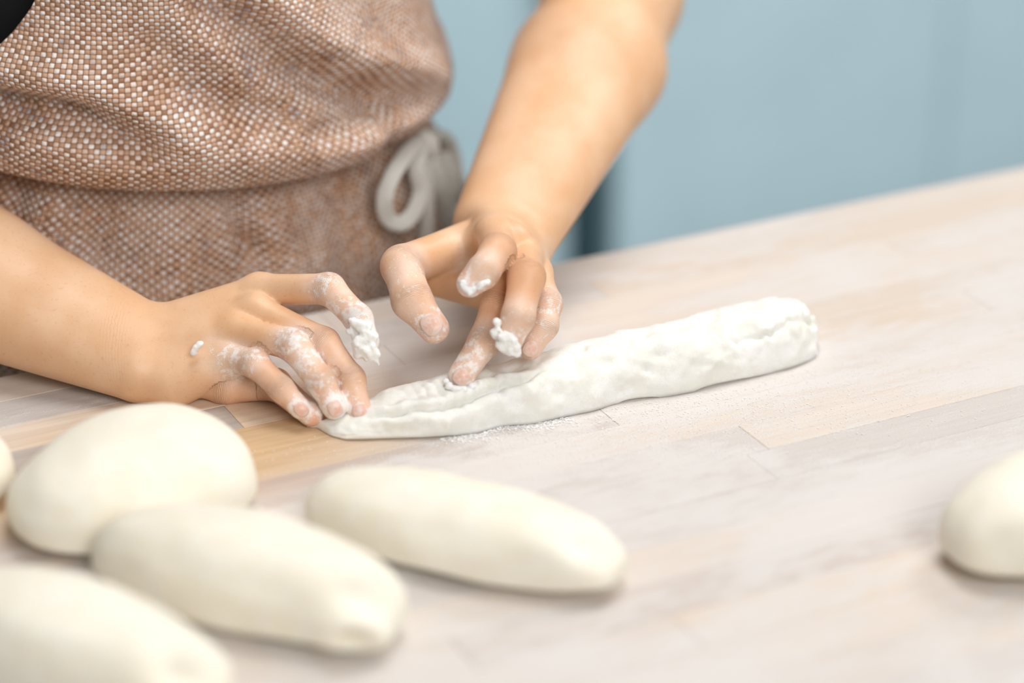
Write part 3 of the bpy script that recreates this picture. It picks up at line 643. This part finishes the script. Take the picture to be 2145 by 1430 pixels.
loaf_px('lone dough loaf on the floury bare half of the board', (1985, 1205), (2420, 1110), .09, .062, 27, taper=(.9, 1.1), group=None)

# ------------------------------------------------------------------ sticky scraps on the fingers
def scrap(name, label, blobs, seed, h=.0007, amp=.0012):
    B = [(np.array(p), r) for p, r in blobs]
    def f(P, c=None, R=None):
        d = None
        for p, r in B: e = np.linalg.norm(P-p, axis=1)-r; d = e if d is None else smin(d, e, .002)
        return d+amp*vnoise(P, .0035, seed)+amp*.5*vnoise(P, .0016, seed+1)
    lo = np.min([p-r for p, r in B], 0)-.004; hi = np.max([p+r for p, r in B], 0)+.004
    V, Q = sdf_mesh(f, lo, hi, h, 16, .01); return tag(link(name, mesh_np(name, relax(V, Q, 1), Q), PASTE), label, 'dough', None)
def zb(zf, rows): return [(zf(x, y, d), pxr(r/3.25, d)) for x, y, r, d in rows]
scrap('dough_scrap', 'ragged white dough clump clinging to the lifted right index fingertip', zb(z1, [(1760, 500, 34, 1.567), (1735, 560, 26, 1.570), (1760, 610, 26, 1.570), (1800, 520, 45, 1.567), (1850, 540, 40, 1.566), (1860, 600, 60, 1.566), (1800, 640, 55, 1.566), (1860, 690, 60, 1.566), (1790, 710, 40, 1.568), (1900, 720, 35, 1.567), (1915, 760, 22, 1.567), (1930, 790, 16, 1.567), (1840, 735, 30, 1.567)]), 31)
scrap('dough_scrap', 'soft dough clump hanging off the left ring fingertip', zb(z2, [(985, 830, 36, 1.556), (970, 900, 42, 1.556), (1020, 930, 45, 1.553), (1080, 950, 36, 1.553), (1010, 985, 40, 1.555), (1070, 1020, 40, 1.556), (1120, 1040, 28, 1.557), (1110, 1000, 22, 1.554)]), 33)
scrap('dough_scrap', 'thin dough rim stuck under the pressing left middle fingertip', zb(z2, [(632, 1225, 22, 1.568), (650, 1262, 30, 1.564), (700, 1290, 34, 1.562), (755, 1295, 32, 1.562), (805, 1270, 26, 1.564), (700, 1310, 24, 1.564)]), 35, amp=.0008)
scrap('dough_scrap', 'small dough bits on the curled left index fingertip', zb(z2, [(915, 555, 24, 1.550), (885, 570, 20, 1.549), (855, 590, 18, 1.5495), (825, 605, 20, 1.550), (795, 618, 20, 1.551), (760, 600, 18, 1.552), (745, 560, 16, 1.551)]), 37, h=.0006, amp=.0013)
scrap('dough_scrap', 'tiny elongated dough flake on the back of the right hand', zb(z1, [(665, 705, 24, 1.5795), (685, 680, 28, 1.5795), (710, 652, 24, 1.5795)]), 39, h=.0006, amp=.0006)

# ------------------------------------------------------------------ loose flour grains and a tool
gv, gf = [], []
octa = np.array([(1, 0, 0), (-1, 0, 0), (0, 1, 0), (0, -1, 0), (0, 0, 1), (0, 0, -1)], float); ofc = [(0, 2, 4), (2, 1, 4), (1, 3, 4), (3, 0, 4), (2, 0, 5), (1, 2, 5), (3, 1, 5), (0, 3, 5)]
def grain(x, y, r):
    k = len(gv)*6; gv.append(octa*r*rng.uniform(.6, 1.2, 3)*[1, 1, .45]+[x, y, .9001+r*.3]); gf.extend([[k+a, k+b, k+c] for a, b, c in ofc])
for _ in range(2600):
    t = rng.random(); x = rng.normal(.06, .14); y = np.interp(x, fw[order, 0], fw[order, 1])-.004-abs(rng.normal(0, .055)); grain(x, y, rng.uniform(.0002, .0007))
for _ in range(900):
    x = rng.uniform(-.11, -.02); y = np.interp(x, fw[order, 0], fw[order, 1])-abs(rng.normal(0, .006)); grain(x, y, rng.uniform(.0003, .0009))
for _ in range(900): grain(rng.uniform(-.05, .7), rng.uniform(-.45, .09), rng.uniform(.0002, .0006))
me = bpy.data.meshes.new('flour'); me.from_pydata(np.concatenate(gv).tolist(), [], gf)
o = tag(link('flour', me, plain('flour', FLOUR, .9)), 'loose white flour sprinkled over the wooden board', 'flour'); o['kind'] = 'stuff'

sc_e = empty('dough_scraper', (.122, -.520, .9)); tag(sc_e, 'grey steel dough scraper lying at the front corner of the board', 'scraper')
ang_s = math.radians(38); rot = Matrix.Rotation(ang_s, 4, 'Z')
import bmesh
def scr_part(name, lo, hi, mat, bev):
    me = box_me(name, lo, hi, bev); me.transform(rot); me.materials.append(mat); o = bpy.data.objects.new(name, me); COL.objects.link(o); o.parent = sc_e; return o
scr_part('blade', (-.075, -.055, .0004), (.075, .05, .0018), STEEL, .0004)
scr_part('handle', (-.078, -.078, .0005), (.078, -.052, .0225), plain('scraper_grip', (.10, .11, .10), .5), .008)
